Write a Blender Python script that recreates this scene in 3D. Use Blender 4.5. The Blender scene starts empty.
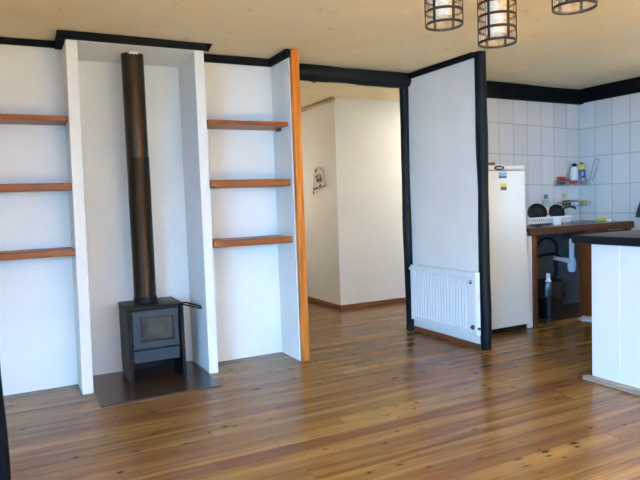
import bpy, bmesh, math, random
from mathutils import Vector, Matrix
S = bpy.context.scene
COL = S.collection
random.seed(7)

# ------------------------------------------------------------------ camera
H = 1.28
yaw, pitch, roll = .4726008, .0645530587, -.0349701517
fw = Vector((math.sin(yaw)*math.cos(pitch), math.cos(yaw)*math.cos(pitch), -math.sin(pitch)))
r0 = Vector((math.cos(yaw), -math.sin(yaw), 0)); u0 = r0.cross(fw)
rt = r0*math.cos(roll) + u0*math.sin(roll)
up = -r0*math.sin(roll) + u0*math.cos(roll)
cam = bpy.data.cameras.new('camera'); co = bpy.data.objects.new('camera', cam); COL.objects.link(co)
cam.sensor_width = 36; cam.lens = 36*599.55/640; cam.clip_start = .05
M = Matrix((rt, up, -fw)).transposed().to_4x4(); M.translation = Vector((0, 0, H))
co.matrix_world = M
S.camera = co

# ------------------------------------------------------------------ world, light, exposure
S.view_settings.view_transform = 'Standard'; S.view_settings.look = 'None'
S.view_settings.gamma = 1; S.view_settings.use_curve_mapping = False
S.view_settings.exposure = -0.05
W = bpy.data.worlds.new('sky'); S.world = W; W.use_nodes = True
bg = W.node_tree.nodes['Background']; bg.inputs[0].default_value = (.55, .72, 1, 1); bg.inputs[1].default_value = 1.0

def area(name, loc, target, sx, sy, power, color, spread=180):
    l = bpy.data.lights.new(name, 'AREA'); l.shape = 'RECTANGLE'; l.size = sx; l.size_y = sy
    l.energy = power; l.color = color; l.spread = math.radians(spread)
    o = bpy.data.objects.new(name, l); COL.objects.link(o); o.location = loc
    o.rotation_euler = (Vector(target)-Vector(loc)).to_track_quat('-Z', 'Y').to_euler()
    return o
# daylight coming in through the windows behind and to the left of the viewer, and the kitchen window; the two hall lights are added fill
SKY = (.20, .53, 1)
area('window_light_front', (1.9, -2.93, 1.40), (1.9, -1.2, 0), 3.4, 1.5, 215, SKY, 118)
area('window_light_left', (-2.53, -.6, 1.35), (-.97, .12, 0), 2.8, 1.5, 520, SKY, 118)
area('window_light_kitchen', (5.95, 2.4, 1.55), (4.5, 2.4, 1.1), 1.6, 1.0, 26, (.60, .78, 1))
area('added_hall_fill_top', (5.2, 5.50, 2.44), (5.2, 5.501, 0), 1.3, .7, 36, (1, .93, .80))  # added overhead fill, out of view, to brighten the hall's front face
area('added_hall_fill_end', (2.6, 7.93, 1.5), (2.6, 6, 1.4), .9, 1.1, 12, (1, .92, .80))  # added fill at the hall end, no window here, lifts the side wall
# sun falling through the front window onto the boards behind the viewer
sl = bpy.data.lights.new('sun', 'SUN'); sl.energy = 1080; sl.color = (.96, 1, .58); sl.angle = .01
so_ = bpy.data.objects.new('sun', sl); COL.objects.link(so_)
so_.rotation_euler = Vector((.10, 1, -.82)).to_track_quat('-Z', 'Y').to_euler()

# ------------------------------------------------------------------ materials
def mat(name, color, rough=.5, metal=0, **kw):
    m = bpy.data.materials.new(name); m.use_nodes = True
    b = m.node_tree.nodes['Principled BSDF']
    b.inputs['Base Color'].default_value = (*color, 1); b.inputs['Roughness'].default_value = rough
    b.inputs['Metallic'].default_value = metal
    for k, v in kw.items(): b.inputs[k].default_value = v
    return m
class NT:
    def __init__(s, m): s.t = m.node_tree; s.b = s.t.nodes['Principled BSDF']
    def n(s, ty, **kw):
        x = s.t.nodes.new(ty)
        for k, v in kw.items(): setattr(x, k, v)
        return x
    def l(s, a, b): s.t.links.new(a, b)
    def m(s, op, a, b=None, c=None):
        x = s.n('ShaderNodeMath', operation=op)
        for i, v in enumerate((a, b, c)):
            if v is None: continue
            if isinstance(v, (int, float)): x.inputs[i].default_value = v
            else: s.l(v, x.inputs[i])
        return x.outputs[0]
    def mix(s, f, a, b):
        x = s.n('ShaderNodeMix', data_type='RGBA')
        for i, v in ((0, f), (6, a), (7, b)):
            if isinstance(v, tuple): x.inputs[i].default_value = (*v, 1)
            elif isinstance(v, (int, float)): x.inputs[i].default_value = v
            else: s.l(v, x.inputs[i])
        return x.outputs[2]
    def ramp(s, f, stops):
        x = s.n('ShaderNodeValToRGB'); e = x.color_ramp.elements
        while len(e) < len(stops): e.new(.5)
        for i, (p, c) in enumerate(stops):
            e[i].position = p; e[i].color = (*c, 1) if isinstance(c, tuple) else (c, c, c, 1)
        s.l(f, x.inputs[0]); return x.outputs[0]
    def noise(s, vec, scale, detail=3, rough=.5):
        x = s.n('ShaderNodeTexNoise'); x.inputs['Scale'].default_value = scale
        x.inputs['Detail'].default_value = detail; x.inputs['Roughness'].default_value = rough
        s.l(vec, x.inputs['Vector']); return x.outputs[0]
    def obj(s): return s.n('ShaderNodeTexCoord').outputs['Object']
    def mapping(s, v, scale, loc=(0, 0, 0)):
        x = s.n('ShaderNodeMapping'); x.inputs['Scale'].default_value = scale; x.inputs['Location'].default_value = loc
        s.l(v, x.inputs[0]); return x.outputs[0]
    def bump(s, h, strength, dist=.01):
        x = s.n('ShaderNodeBump'); x.inputs['Strength'].default_value = strength; x.inputs['Distance'].default_value = dist
        s.l(h, x.inputs['Height']); s.l(x.outputs[0], s.b.inputs['Normal'])

def painted(name, c, rough=.6, var=.05, scale=2.5, bump=.25, bscale=40):
    m = mat(name, c, rough); t = NT(m); v = t.obj()
    n = t.noise(v, scale, 4, .6)
    d = tuple(x*(1-var) for x in c); u = tuple(min(1, x*(1+var*.5)) for x in c)
    t.l(t.ramp(n, [(.3, d), (.7, u)]), t.b.inputs['Base Color'])
    t.bump(t.noise(v, bscale, 3), bump, .004)
    return m
m_wall = painted('white_paint', (.80, .785, .74))
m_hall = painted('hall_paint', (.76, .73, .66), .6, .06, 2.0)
m_alcove = painted('alcove_paint', (.78, .77, .735), .65, .05, 2.0, .6, 22)
m_black = painted('black_paint', (.005, .006, .008), .75, .3, 8, .4, 30)
m_log = painted('black_log_paint', (.005, .008, .013), .5, .35, 6, .6, 18)
m_log.node_tree.nodes['Principled BSDF'].inputs['Specular IOR Level'].default_value = .3

def ceiling_mat():
    m = mat('ceiling_plaster', (.7, .6, .42), .75); t = NT(m); v = t.obj()
    n = t.noise(v, .9, 5, .65)
    c = t.ramp(n, [(.30, (.78, .63, .41)), (.5, (.86, .72, .48)), (.7, (.89, .77, .55))])
    sp = t.noise(v, 9, 3, .7)
    c = t.mix(t.ramp(sp, [(.63, 0.0), (.74, .42)]), c, (.40, .28, .16))
    t.l(c, t.b.inputs['Base Color'])
    t.bump(t.noise(t.mapping(v, (3, 9, 5)), 3, 5, .7), .35, .02)
    return m
m_ceil = ceiling_mat()

def floor_mat():
    m = mat('pine_boards', (.4, .2, .08), .25); t = NT(m); v = t.obj()
    s = t.n('ShaderNodeSeparateXYZ'); t.l(v, s.inputs[0]); x, y = s.outputs[0], s.outputs[1]
    w = .106
    q = t.m('DIVIDE', t.m('ADD', y, .012), w); i = t.m('FLOOR', q); fy = t.m('FRACT', q)
    wn = t.n('ShaderNodeTexWhiteNoise', noise_dimensions='1D'); t.l(i, wn.inputs['W']); r1 = wn.outputs[0]
    xs = t.m('DIVIDE', t.m('ADD', x, t.m('MULTIPLY', r1, 9.0)), 3.4); j = t.m('FLOOR', xs); fx = t.m('FRACT', xs)
    wn2 = t.n('ShaderNodeTexWhiteNoise', noise_dimensions='2D'); cb = t.n('ShaderNodeCombineXYZ'); t.l(i, cb.inputs[0]); t.l(j, cb.inputs[1]); t.l(cb.outputs[0], wn2.inputs['Vector'])
    r = wn2.outputs[0]
    off = t.n('ShaderNodeCombineXYZ'); t.l(t.m('ADD', x, t.m('MULTIPLY', r, 37)), off.inputs[0]); t.l(y, off.inputs[1]); t.l(t.m('MULTIPLY', r, 11), off.inputs[2])
    pv = off.outputs[0]
    base = t.ramp(r, [(0, (.118, .055, .011)), (.3, (.175, .096, .020)), (.65, (.225, .133, .030)), (1, (.275, .172, .046))])
    g = t.noise(t.mapping(pv, (.9, 26, 1)), 1.6, 6, .62)
    base = t.mix(t.ramp(g, [(.36, .85), (.58, 0.0)]), base, (.10, .036, .011))
    g2 = t.noise(t.mapping(pv, (.5, 9, 1)), 1.2, 3, .5)
    base = t.mix(t.ramp(g2, [(.48, 0.0), (.66, .65)]), base, (.34, .215, .066))
    st = t.noise(t.mapping(v, (.35, 1.2, 1)), 1.5, 4, .6)
    base = t.mix(t.ramp(st, [(.38, .65), (.56, 0.0)]), base, (.13, .05, .017))
    # knots: distorted voronoi cells, dark heart with a reddish ring
    vo = t.n('ShaderNodeTexVoronoi', voronoi_dimensions='2D'); vo.inputs['Scale'].default_value = 1
    t.l(t.mapping(pv, (5.2, 12.5, 1)), vo.inputs['Vector'])
    vs = t.n('ShaderNodeSeparateColor'); t.l(vo.outputs['Color'], vs.inputs[0])
    d = t.m('ADD', vo.outputs['Distance'], t.m('MULTIPLY', t.m('SUBTRACT', t.noise(pv, 40, 2), .5), .12))
    on = t.m('MULTIPLY', t.m('GREATER_THAN', vs.outputs[0], .50), t.ramp(t.noise(t.mapping(v, (1, 1.6, 1)), 1.7, 3, .6), [(.45, 0.0), (.55, 1.0)]))
    d = t.m('MULTIPLY', d, t.m('ADD', .75, t.m('MULTIPLY', vs.outputs[1], 1.4)))
    base = t.mix(t.m('MULTIPLY', on, t.ramp(d, [(.10, .7), (.28, 0.0)])), base, (.12, .038, .011))
    base = t.mix(t.m('MULTIPLY', on, t.ramp(d, [(.06, 1.0), (.13, 0.0)])), base, (.018, .006, .004))
    gap = t.m('MAXIMUM', t.ramp(t.m('ABSOLUTE', t.m('SUBTRACT', fy, .5)), [(.470, 0.0), (.492, 1.0)]), t.m('GREATER_THAN', t.m('ABSOLUTE', t.m('SUBTRACT', fx, .5)), .4988))
    gs = t.m('MULTIPLY', gap, t.m('ADD', .18, t.m('MULTIPLY', t.m('POWER', r1, 3.0), .8)))
    base = t.mix(gs, base, (.022, .009, .004))
    t.l(base, t.b.inputs['Base Color'])
    rr = t.ramp(t.noise(t.mapping(v, (1.5, 4, 1)), 2, 4, .6), [(.3, .15), (.7, .27)])
    t.l(rr, t.b.inputs['Roughness']); t.b.inputs['Specular IOR Level'].default_value = .22
    t.bump(t.m('SUBTRACT', t.m('MULTIPLY', g, .15), gap), .25, .003)
    return m
m_floor = floor_mat()

def wood(name, dark, mid, light, rough=.45, axis=0, scale=1.0):
    m = mat(name, mid, rough); t = NT(m); v = t.obj()
    sc = [22, 22, 22]; sc[axis] = 1.3
    g = t.noise(t.mapping(v, tuple(a*scale for a in sc)), 1.5, 5, .6)
    c = t.ramp(g, [(.32, dark), (.5, mid), (.68, light)])
    sk = [9, 9, 9]; sk[axis] = 3.2
    vo = t.n('ShaderNodeTexVoronoi'); vo.inputs['Scale'].default_value = 1; t.l(t.mapping(v, tuple(sk)), vo.inputs['Vector'])
    vs = t.n('ShaderNodeSeparateColor'); t.l(vo.outputs['Color'], vs.inputs[0])
    c = t.mix(t.m('MULTIPLY', t.m('GREATER_THAN', vs.outputs[0], .72), t.ramp(vo.outputs['Distance'], [(.09, .85), (.2, 0.0)])), c, tuple(a*.3 for a in dark))
    t.l(c, t.b.inputs['Base Color']); t.bump(g, .1, .003)
    return m
m_shelf = wood('varnished_shelf_wood', (.105, .026, .005), (.18, .050, .010), (.25, .088, .022), .4, 0)
m_post = wood('orange_pine', (.25, .068, .008), (.41, .135, .016), (.50, .21, .04), .4, 2)
m_skirt = wood('red_brown_wood', (.12, .04, .018), (.19, .066, .028), (.25, .095, .042), .45, 0)
m_brown = wood('brown_cabinet_wood', (.055, .016, .005), (.09, .028, .008), (.125, .042, .014), .4, 2)
m_brownx = wood('brown_worktop_edge', (.035, .011, .005), (.060, .020, .007), (.09, .032, .012), .4, 0)
m_greyboard = wood('weathered_board', (.20, .17, .14), (.29, .25, .21), (.40, .36, .31), .6, 1)

def tiles(name, axis, x0, wdt, z0, h, shear):
    m = mat(name, (.78, .79, .77), .12); t = NT(m); v = t.obj()
    s = t.n('ShaderNodeSeparateXYZ'); t.l(v, s.inputs[0]); x = s.outputs[axis]; z = s.outputs[2]
    u = t.m('DIVIDE', t.m('SUBTRACT', x, x0), wdt)
    vv = t.m('DIVIDE', t.m('ADD', t.m('SUBTRACT', z, z0), t.m('MULTIPLY', t.m('SUBTRACT', x, x0), shear)), h)
    lu = t.m('MULTIPLY', t.m('SUBTRACT', .5, t.m('ABSOLUTE', t.m('SUBTRACT', t.m('FRACT', u), .5))), wdt)
    lv = t.m('MULTIPLY', t.m('SUBTRACT', .5, t.m('ABSOLUTE', t.m('SUBTRACT', t.m('FRACT', vv), .5))), h)
    d = t.m('MINIMUM', lu, lv)
    g = t.ramp(d, [(.0028, 1.0), (.0046, 0.0)])
    cb = t.n('ShaderNodeCombineXYZ'); t.l(t.m('FLOOR', u), cb.inputs[0]); t.l(t.m('FLOOR', vv), cb.inputs[1])
    wn = t.n('ShaderNodeTexWhiteNoise', noise_dimensions='2D'); t.l(cb.outputs[0], wn.inputs['Vector'])
    base = t.mix(wn.outputs[0], (.72, .73, .71), (.80, .80, .775))
    base = t.mix(g, base, (.36, .355, .33))
    t.l(base, t.b.inputs['Base Color'])
    t.l(t.ramp(g, [(0, .14), (1, .8)]), t.b.inputs['Roughness'])
    t.bump(t.m('ADD', t.ramp(d, [(.002, 0.0), (.006, 1.0)]), t.m('MULTIPLY', t.noise(v, 5, 2), .6)), .35, .003)
    return m

m_rad = mat('radiator_enamel', (.77, .78, .77), .3)
m_darkmetal = painted('stove_black', (.007, .008, .010), .45, .25, 10, .15, 60)
m_bluegrey = painted('stove_front_grey', (.024, .042, .068), .55, .2, 8, .15, 60)
m_pipe = None
def pipe_mat():
    m = mat('stove_pipe_steel', (.05, .035, .025), .33, .75); t = NT(m); v = t.obj()
    n = t.noise(t.mapping(v, (14, 14, 3)), 1.4, 5, .65)
    t.l(t.ramp(n, [(.3, (.020, .013, .009)), (.55, (.028, .018, .012)), (.75, (.040, .028, .020))]), t.b.inputs['Base Color'])
    t.l(t.ramp(t.noise(v, 25, 4), [(.3, .30), (.7, .36)]), t.b.inputs['Roughness'])
    return m
m_pipe = pipe_mat()
def hearth_mat():
    m = mat('hearth_sheet', (.05, .04, .035), .25, 0); t = NT(m); v = t.obj()
    t.l(t.ramp(t.noise(v, 4, 5, .65), [(.3, (.034, .022, .017)), (.7, (.046, .030, .023))]), t.b.inputs['Base Color'])
    return m
m_hearth = hearth_mat()
m_fire = painted('stove_interior', (.16, .15, .12), .7, .5, 14, .3, 30)
m_glass = painted('sooty_glass', (.044, .045, .038), .2, .8, 9, 0, 9)
m_glass.node_tree.nodes['Principled BSDF'].inputs['Specular IOR Level'].default_value = .2
m_white = mat('white_plastic', (.84, .85, .85), .35)
m_fridge = mat('fridge_enamel', (.80, .80, .71), .28)
m_trimgrey = mat('grey_gasket', (.30, .29, .26), .5)
m_rubber = mat('black_rubber', (.008, .008, .009), .5, **{'Specular IOR Level': .25})
m_knob = mat('dark_knob', (.03, .03, .035), .4)
m_chrome = mat('chrome', (.7, .7, .72), .18, 1)
m_worktop = painted('dark_worktop', (.035, .038, .045), .25, .4, 30, .05, 30)
m_slab = painted('dark_slab', (.006, .009, .014), .3, .3, 25, .05, 30)
m_panel = painted('island_panel_paint', (.72, .72, .73), .55, .03, 3, .2, 30)
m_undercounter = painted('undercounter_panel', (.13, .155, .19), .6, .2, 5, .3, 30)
m_blacksheet = mat('black_bag', (.005, .005, .006), .3)
m_red = mat('red_plastic', (.62, .03, .03), .35)
m_blue = mat('blue_plastic', (.02, .09, .42), .3)
m_yellow = mat('yellow_plastic', (.72, .62, .04), .4)
m_green = mat('green_plastic', (.50, .62, .30), .5)
m_wire = mat('dull_wire', (.33, .31, .28), .45, .3)
m_towel = painted('dark_green_cloth', (.035, .06, .04), .9, .3, 30, .5, 60)
m_rag = painted('grey_rag', (.42, .44, .46), .9, .3, 25, .6, 60)
m_brownobj = painted('brown_wicker', (.17, .09, .045), .7, .4, 40, .6, 60)
m_teal = mat('teal_cap', (.06, .25, .30), .35)
m_pet = mat('clear_plastic', (.75, .86, .90), .08, **{'Transmission Weight': .85, 'IOR': 1.2})
m_blackware = mat('black_ware', (.005, .005, .006), .4, **{'Specular IOR Level': .18})
m_cage = mat('bronze_cage', (.014, .008, .008), .45, 0, **{'Specular IOR Level': .2})
m_cream = painted('ornament_cream', (.62, .55, .42), .7, .3, 30, .4, 50)
m_dark = mat('ornament_dark', (.035, .025, .02), .6)
m_foil = mat('torn_foil', (.8, .8, .78), .35, .3)
m_cord = mat('black_cord', (.012, .012, .012), .5)

def amber_mat():
    m = bpy.data.materials.new('amber_glass'); m.use_nodes = True; t = m.node_tree
    for n in list(t.nodes): t.nodes.remove(n)
    out = t.nodes.new('ShaderNodeOutputMaterial'); tr = t.nodes.new('ShaderNodeBsdfTransparent'); tl = t.nodes.new('ShaderNodeBsdfTranslucent')
    df = t.nodes.new('ShaderNodeBsdfDiffuse'); gl = t.nodes.new('ShaderNodeBsdfGlossy'); gl.inputs['Roughness'].default_value = .12
    tc = t.nodes.new('ShaderNodeTexCoord'); no = t.nodes.new('ShaderNodeTexNoise'); no.inputs['Scale'].default_value = 28; no.inputs['Detail'].default_value = 4
    t.links.new(tc.outputs['Object'], no.inputs['Vector'])
    rp = t.nodes.new('ShaderNodeValToRGB'); e = rp.color_ramp.elements
    e[0].position = .30; e[0].color = (.80, .56, .26, 1); e[1].position = .55; e[1].color = (1, .98, .93, 1)
    t.links.new(no.outputs[0], rp.inputs[0])
    for n in (tr, tl, df): t.links.new(rp.outputs[0], n.inputs['Color'])
    a = t.nodes.new('ShaderNodeMixShader'); a.inputs[0].default_value = .5; t.links.new(tl.outputs[0], a.inputs[1]); t.links.new(df.outputs[0], a.inputs[2])
    b = t.nodes.new('ShaderNodeMixShader'); b.inputs[0].default_value = .18; t.links.new(tr.outputs[0], b.inputs[1]); t.links.new(a.outputs[0], b.inputs[2])
    c = t.nodes.new('ShaderNodeMixShader'); c.inputs[0].default_value = .08; t.links.new(b.outputs[0], c.inputs[1]); t.links.new(gl.outputs[0], c.inputs[2])
    t.links.new(c.outputs[0], out.inputs[0])
    return m
m_amber = amber_mat()
m_opal = mat('opal_glass', (.90, .90, .90), .2)

S_ = 'Specular IOR Level'
for m_, sp in ((m_black, .06), (m_log, .10), (m_bluegrey, .2), (m_darkmetal, .12), (m_slab, .15), (m_shelf, .25), (m_post, .25), (m_brown, .25), (m_brownx, .25)): m_.node_tree.nodes['Principled BSDF'].inputs['Specular IOR Level'].default_value = sp
# ------------------------------------------------------------------ mesh helpers
def B(): return bmesh.new()
def box(bm, lo, hi, bev=0, seg=2, rot=None, piv=None):
    t = bmesh.new(); bmesh.ops.create_cube(t, size=1)
    lo = Vector(lo); hi = Vector(hi); c = (lo+hi)/2; d = hi-lo
    for v in t.verts: v.co = Vector((v.co.x*d.x, v.co.y*d.y, v.co.z*d.z))
    if bev: bmesh.ops.bevel(t, geom=t.edges[:], offset=bev, segments=seg, profile=.5, affect='EDGES')
    for v in t.verts:
        p = v.co + c
        if rot is not None: pv = Vector(piv) if piv else c; p = rot @ (p-pv) + pv
        v.co = p
    merge(bm, t); return bm
def merge(bm, t):
    me = bpy.data.meshes.new('tmp'); t.to_mesh(me); t.free(); bm.from_mesh(me); bpy.data.meshes.remove(me)
def tube(bm, pts, r, n=10, cap=True, closed=False, rs=None):
    pts = [Vector(p) for p in pts]; N = len(pts); rings = []
    ref = None
    for i, p in enumerate(pts):
        if closed: tg = pts[(i+1) % N]-pts[i-1]
        else: tg = (pts[min(i+1, N-1)]-pts[max(i-1, 0)])
        tg.normalize()
        if ref is None:
            ref = Vector((0, 0, 1)) if abs(tg.z) < .9 else Vector((1, 0, 0))
        a = (ref - tg*ref.dot(tg)).normalized(); b = tg.cross(a); ref = a
        rr = rs[i] if rs else r
        rings.append([bm.verts.new(p + (a*math.cos(2*math.pi*k/n)+b*math.sin(2*math.pi*k/n))*rr) for k in range(n)])
    rng = range(N) if closed else range(N-1)
    for i in rng:
        A, C = rings[i], rings[(i+1) % N]
        for k in range(n): bm.faces.new((A[k], A[(k+1) % n], C[(k+1) % n], C[k]))
    if cap and not closed:
        bm.faces.new(rings[0][::-1]); bm.faces.new(rings[-1])
    return bm
def lathe(bm, prof, c, n=32, sx=1, sy=1, axis=None, cap=True):
    c = Vector(c); rings = []
    q = Vector((0, 0, 1)).rotation_difference(Vector(axis)) if axis else None
    for r, z in prof:
        ring = []
        for k in range(n):
            v = Vector((max(r, 1e-4)*sx*math.cos(2*math.pi*k/n), max(r, 1e-4)*sy*math.sin(2*math.pi*k/n), z))
            if q: v = q @ v
            ring.append(bm.verts.new(c+v))
        rings.append(ring)
    for i in range(len(rings)-1):
        A, C = rings[i], rings[i+1]
        for k in range(n): bm.faces.new((A[k], A[(k+1) % n], C[(k+1) % n], C[k]))
    if cap and prof[0][0] > 0: bm.faces.new(rings[0][::-1])
    if cap and prof[-1][0] > 0: bm.faces.new(rings[-1])
    return bm
def log(bm, p0, p1, r, seed, n=20, segs=24, wob=.006):
    rnd = random.Random(seed); p0 = Vector(p0); p1 = Vector(p1); pts = []; rs = []
    ph = [rnd.uniform(0, 6.28) for _ in range(6)]
    for i in range(segs+1):
        t = i/segs; o = Vector((math.sin(t*7+ph[0]), math.sin(t*6+ph[1]), math.sin(t*5+ph[2])))*wob
        d = (p1-p0).normalized(); o -= d*o.dot(d)
        pts.append(p0.lerp(p1, t)+o*(1 if 0 < i < segs else .3)); rs.append(r*(1+.05*math.sin(t*11+ph[3])+.03*math.sin(t*23+ph[4])))
    return tube(bm, pts, r, n, rs=rs)
def obj(name, bm, m, parent=None, smooth=None, kind=None, label=None):
    off = Vector((0, 0, 0)); p = parent
    while p is not None: off += p.location; p = p.parent
    for v in bm.verts: v.co -= off
    bmesh.ops.recalc_face_normals(bm, faces=bm.faces[:])
    me = bpy.data.meshes.new(name); bm.to_mesh(me); bm.free()
    o = bpy.data.objects.new(name, me); COL.objects.link(o)
    me.materials.append(m)
    if smooth:
        for f in me.polygons: f.use_smooth = True
        me.set_sharp_from_angle(angle=math.radians(smooth))
    if parent: o.parent = parent
    if kind: o['kind'] = kind
    if label: o['label'] = label
    return o
def thing(name, label, cat, loc, group=None):
    o = bpy.data.objects.new(name, None); COL.objects.link(o); o.location = loc; o.empty_display_size = .1
    tag(o, label, cat, group); return o
def tag(o, label, cat, group=None):
    o['label'] = label; o['category'] = cat
    if group: o['group'] = group
    return o
def struct(name, bm, m, smooth=None): return obj(name, bm, m, None, smooth, 'structure')

# ------------------------------------------------------------------ the setting
CZ = 2.47
struct('floor', box(B(), (-2.7, -3.1, -.06), (6.2, 8.1, 0)), m_floor)
# ceiling, hand plastered and dipping a little at the radiator wall
bm = B(); nx, ny = 90, 112; grid = []
def cz(x, y):
    s = .030*math.exp(-((x-3.41)/.35)**2)*(1/(1+math.exp(-(y-3.2)/.12)))*(1/(1+math.exp((y-4.75)/.06)))
    return CZ - s + .004*math.sin(x*2.1+y*1.3) + .003*math.sin(x*4.7-y*3.1)
for i in range(nx+1):
    grid.append([])
    for j in range(ny+1):
        x = -2.7+8.9*i/nx; y = -3.1+11.2*j/ny
        grid[-1].append(bm.verts.new((x, y, cz(x, y))))
for i in range(nx):
    for j in range(ny): bm.faces.new((grid[i][j], grid[i][j+1], grid[i+1][j+1], grid[i+1][j]))
box(bm, (-2.7, -3.1, 2.52), (6.2, 8.1, 2.56))
struct('ceiling', bm, m_ceil, 60)
T = 2.50
def window_wall(name, axis, pos, th, a0, a1, w0, w1, z0, z1, m):
    bm = B()
    def bx(u0, u1, zz0, zz1):
        if axis == 'x': box(bm, (u0, pos, zz0), (u1, pos+th, zz1))
        else: box(bm, (pos, u0, zz0), (pos+th, u1, zz1))
    bx(a0, w0, 0, T); bx(w1, a1, 0, T); bx(w0, w1, 0, z0); bx(w0, w1, z1, T)
    return struct(name, bm, m)
window_wall('wall_front', 'x', -3.1, .1, -2.7, 6.2, .2, 3.6, .6, 2.1, m_wall)
window_wall('wall_left', 'y', -2.7, .1, -3.0, 4.69, -2.0, .8, .55, 2.05, m_wall)
def wframe(name, axis, pos, u0, u1, z0, z1, n):
    bm = B(); r = .03
    def bx(a, b, c, d):
        if axis == 'x': box(bm, (a, pos-.02, c), (b, pos+.02, d), .004)
        else: box(bm, (pos-.02, a, c), (pos+.02, b, d), .004)
    bx(u0, u1, z0, z0+2*r); bx(u0, u1, z1-2*r, z1)
    for k in range(n+1):
        u = u0+(u1-u0-2*r)*k/n; bx(u, u+2*r, z0, z1)
    return struct(name, bm, m_white)
wframe('window_1', 'x', -3.05, .2, 3.6, .6, 2.1, 3)
wframe('window_2', 'y', -2.65, -2.0, .8, .55, 2.05, 3)
# main wall with the two shelf niches and the stove alcove
struct('wall_back_niche_left', box(B(), (-2.6, 4.69, 0), (.40, 4.95, T)), m_wall)
struct('wall_back_niche_right', box(B(), (1.336, 4.69, 0), (1.996, 4.95, T)), m_wall)
def wedge(x0, x1, y0, y1, b):
    bm = B(); box(bm, (x0, y0, 0), (x1, y1, T), .004, 1); return bm
bm = wedge(.358, .433, 4.39, 4.95, 0)
for v in bm.verts: v.co.x += .029*v.co.z/2.42
struct('wall_pier_left', bm, m_wall)
bm = B()   # right pier: a narrow front and a flaring inner cheek
f = [(1.262, 4.39), (1.332, 4.39), (1.3375, 4.95), (1.25, 4.95)]
lo = [bm.verts.new((x, y, 0)) for x, y in f]; hi = [bm.verts.new((x, y, T)) for x, y in f]
bm.faces.new(lo[::-1]); bm.faces.new(hi)
for k in range(len(f)): bm.faces.new((lo[k], lo[(k+1) % len(f)], hi[(k+1) % len(f)], hi[k]))
struct('wall_pier_right', bm, m_alcove)
struct('wall_alcove_back', box(B(), (.43, 4.83, 0), (1.26, 4.95, T)), m_alcove)
bm = B()   # sloping alcove soffit
vs = [bm.verts.new(p) for p in ((.425, 4.392, 2.414), (1.27, 4.392, 2.414), (1.27, 4.84, 2.385), (.425, 4.84, 2.385), (.425, 4.392, T), (1.27, 4.392, T), (1.27, 4.84, T), (.425, 4.84, T))]
for q in ((0, 1, 2, 3), (4, 7, 6, 5), (0, 4, 5, 1), (1, 5, 6, 2), (2, 6, 7, 3), (3, 7, 4, 0)): bm.faces.new([vs[k] for k in q])
struct('ceiling_alcove', bm, m_alcove)
struct('wall_hall_left', box(B(), (1.994, 4.335, 0), (2.06, 8.0, T)), m_wall)
struct('wall_column', box(B(), (3.41, 3.78, 0), (3.50, 4.77, T)), m_wall)
# hall
struct('wall_hall_right', box(B(), (3.38, 6.13, 0), (6.1, 8.0, T)), m_hall)
struct('wall_hall_back', box(B(), (2.05, 7.98, 0), (3.38, 8.08, T)), m_hall)
# kitchen
A2, B2 = Vector((3.5, 4.83, 0)), Vector((6.02, 4.955, 0))
bm = B()
f = [(3.495, 4.8295), (6.02, 4.955), (6.02, 5.06), (3.495, 4.95)]
lo = [bm.verts.new((x, y, 0)) for x, y in f]; hi = [bm.verts.new((x, y, T)) for x, y in f]
bm.faces.new(lo[::-1]); bm.faces.new(hi)
for k in range(4): bm.faces.new((lo[k], lo[(k+1) % 4], hi[(k+1) % 4], hi[k]))
struct('wall_kitchen_back', bm, tiles('wall_tiles_back', 0, 6.02, .2195, 1.36, .329, .026))
bm = B()
t = B(); box(t, (6.02, -3.0, 0), (6.12, 6.13, T)); merge(bm, t)
struct('wall_kitchen_right', bm, tiles('wall_tiles_right', 1, 4.955, .2195, 1.36, .329, 0))

# trims
def trim(n, lo, hi, m=m_black, bev=.006): return struct('trim_%d' % n, box(B(), lo, hi, bev, 1), m)
trim(1, (-2.6, 4.655, 2.425), (.35, 4.69, 2.478))
trim(2, (.335, 4.37, 2.418), (1.345, 4.395, 2.474))
trim(3, (.338, 4.38, 2.418), (.392, 4.69, 2.474))
bm = B(); vs = []
for z in (2.418, 2.474):
    for x, y in ((1.345, 4.37), (1.345, 4.395), (1.372 if z < 2.45 else 1.40, 4.395), (1.345 if z < 2.45 else 1.40, 4.37)):
        vs.append(bm.verts.new((x, y, z)))
for q in ((0, 1, 2, 3), (4, 7, 6, 5), (0, 4, 5, 1), (1, 5, 6, 2), (2, 6, 7, 3), (3, 7, 4, 0)): bm.faces.new([vs[k] for k in q])
struct('trim_4', bm, m_black)
trim(5, (1.335, 4.655, 2.408), (1.994, 4.69, 2.472))
trim(6, (1.959, 4.30, 2.405), (1.994, 4.66, 2.468))
trim(7, (3.372, 3.79, 2.395), (3.41, 4.70, 2.443))
bm = B(); d = (B2-A2).normalized()
R = Matrix.Rotation(math.atan2(d.y, d.x), 4, 'Z')
box(bm, (0, -.07, 2.305), (2.53, -.002, 2.48), .008, 1)
for v in bm.verts: v.co = R @ v.co + A2
struct('trim_8', bm, m_black)
trim(9, (5.95, 0.0, 2.315), (6.02, 4.93, 2.48), m_black, .008)
# skirting boards
bm = B(); box(bm, (3.392, 3.79, 0), (3.41, 4.71, .045), .004, 1); struct('baseboard_column', bm, wood('column_skirting', (.08, .025, .012), (.14, .045, .02), (.19, .07, .03), .45, 1))
struct('baseboard_hall_right', box(B(), (3.36, 6.11, 0), (3.38, 7.98, .05), .003, 1), m_skirt)
struct('baseboard_hall_front', box(B(), (3.36, 6.11, 0), (6.02, 6.13, .05), .003, 1), m_skirt)
struct('trim_10', box(B(), (3.345, 6.10, 2.425), (3.38, 7.98, 2.46), .004, 1), wood('hall_cornice', (.30, .20, .11), (.42, .30, .18), (.5, .38, .24), .6, 1))

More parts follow.
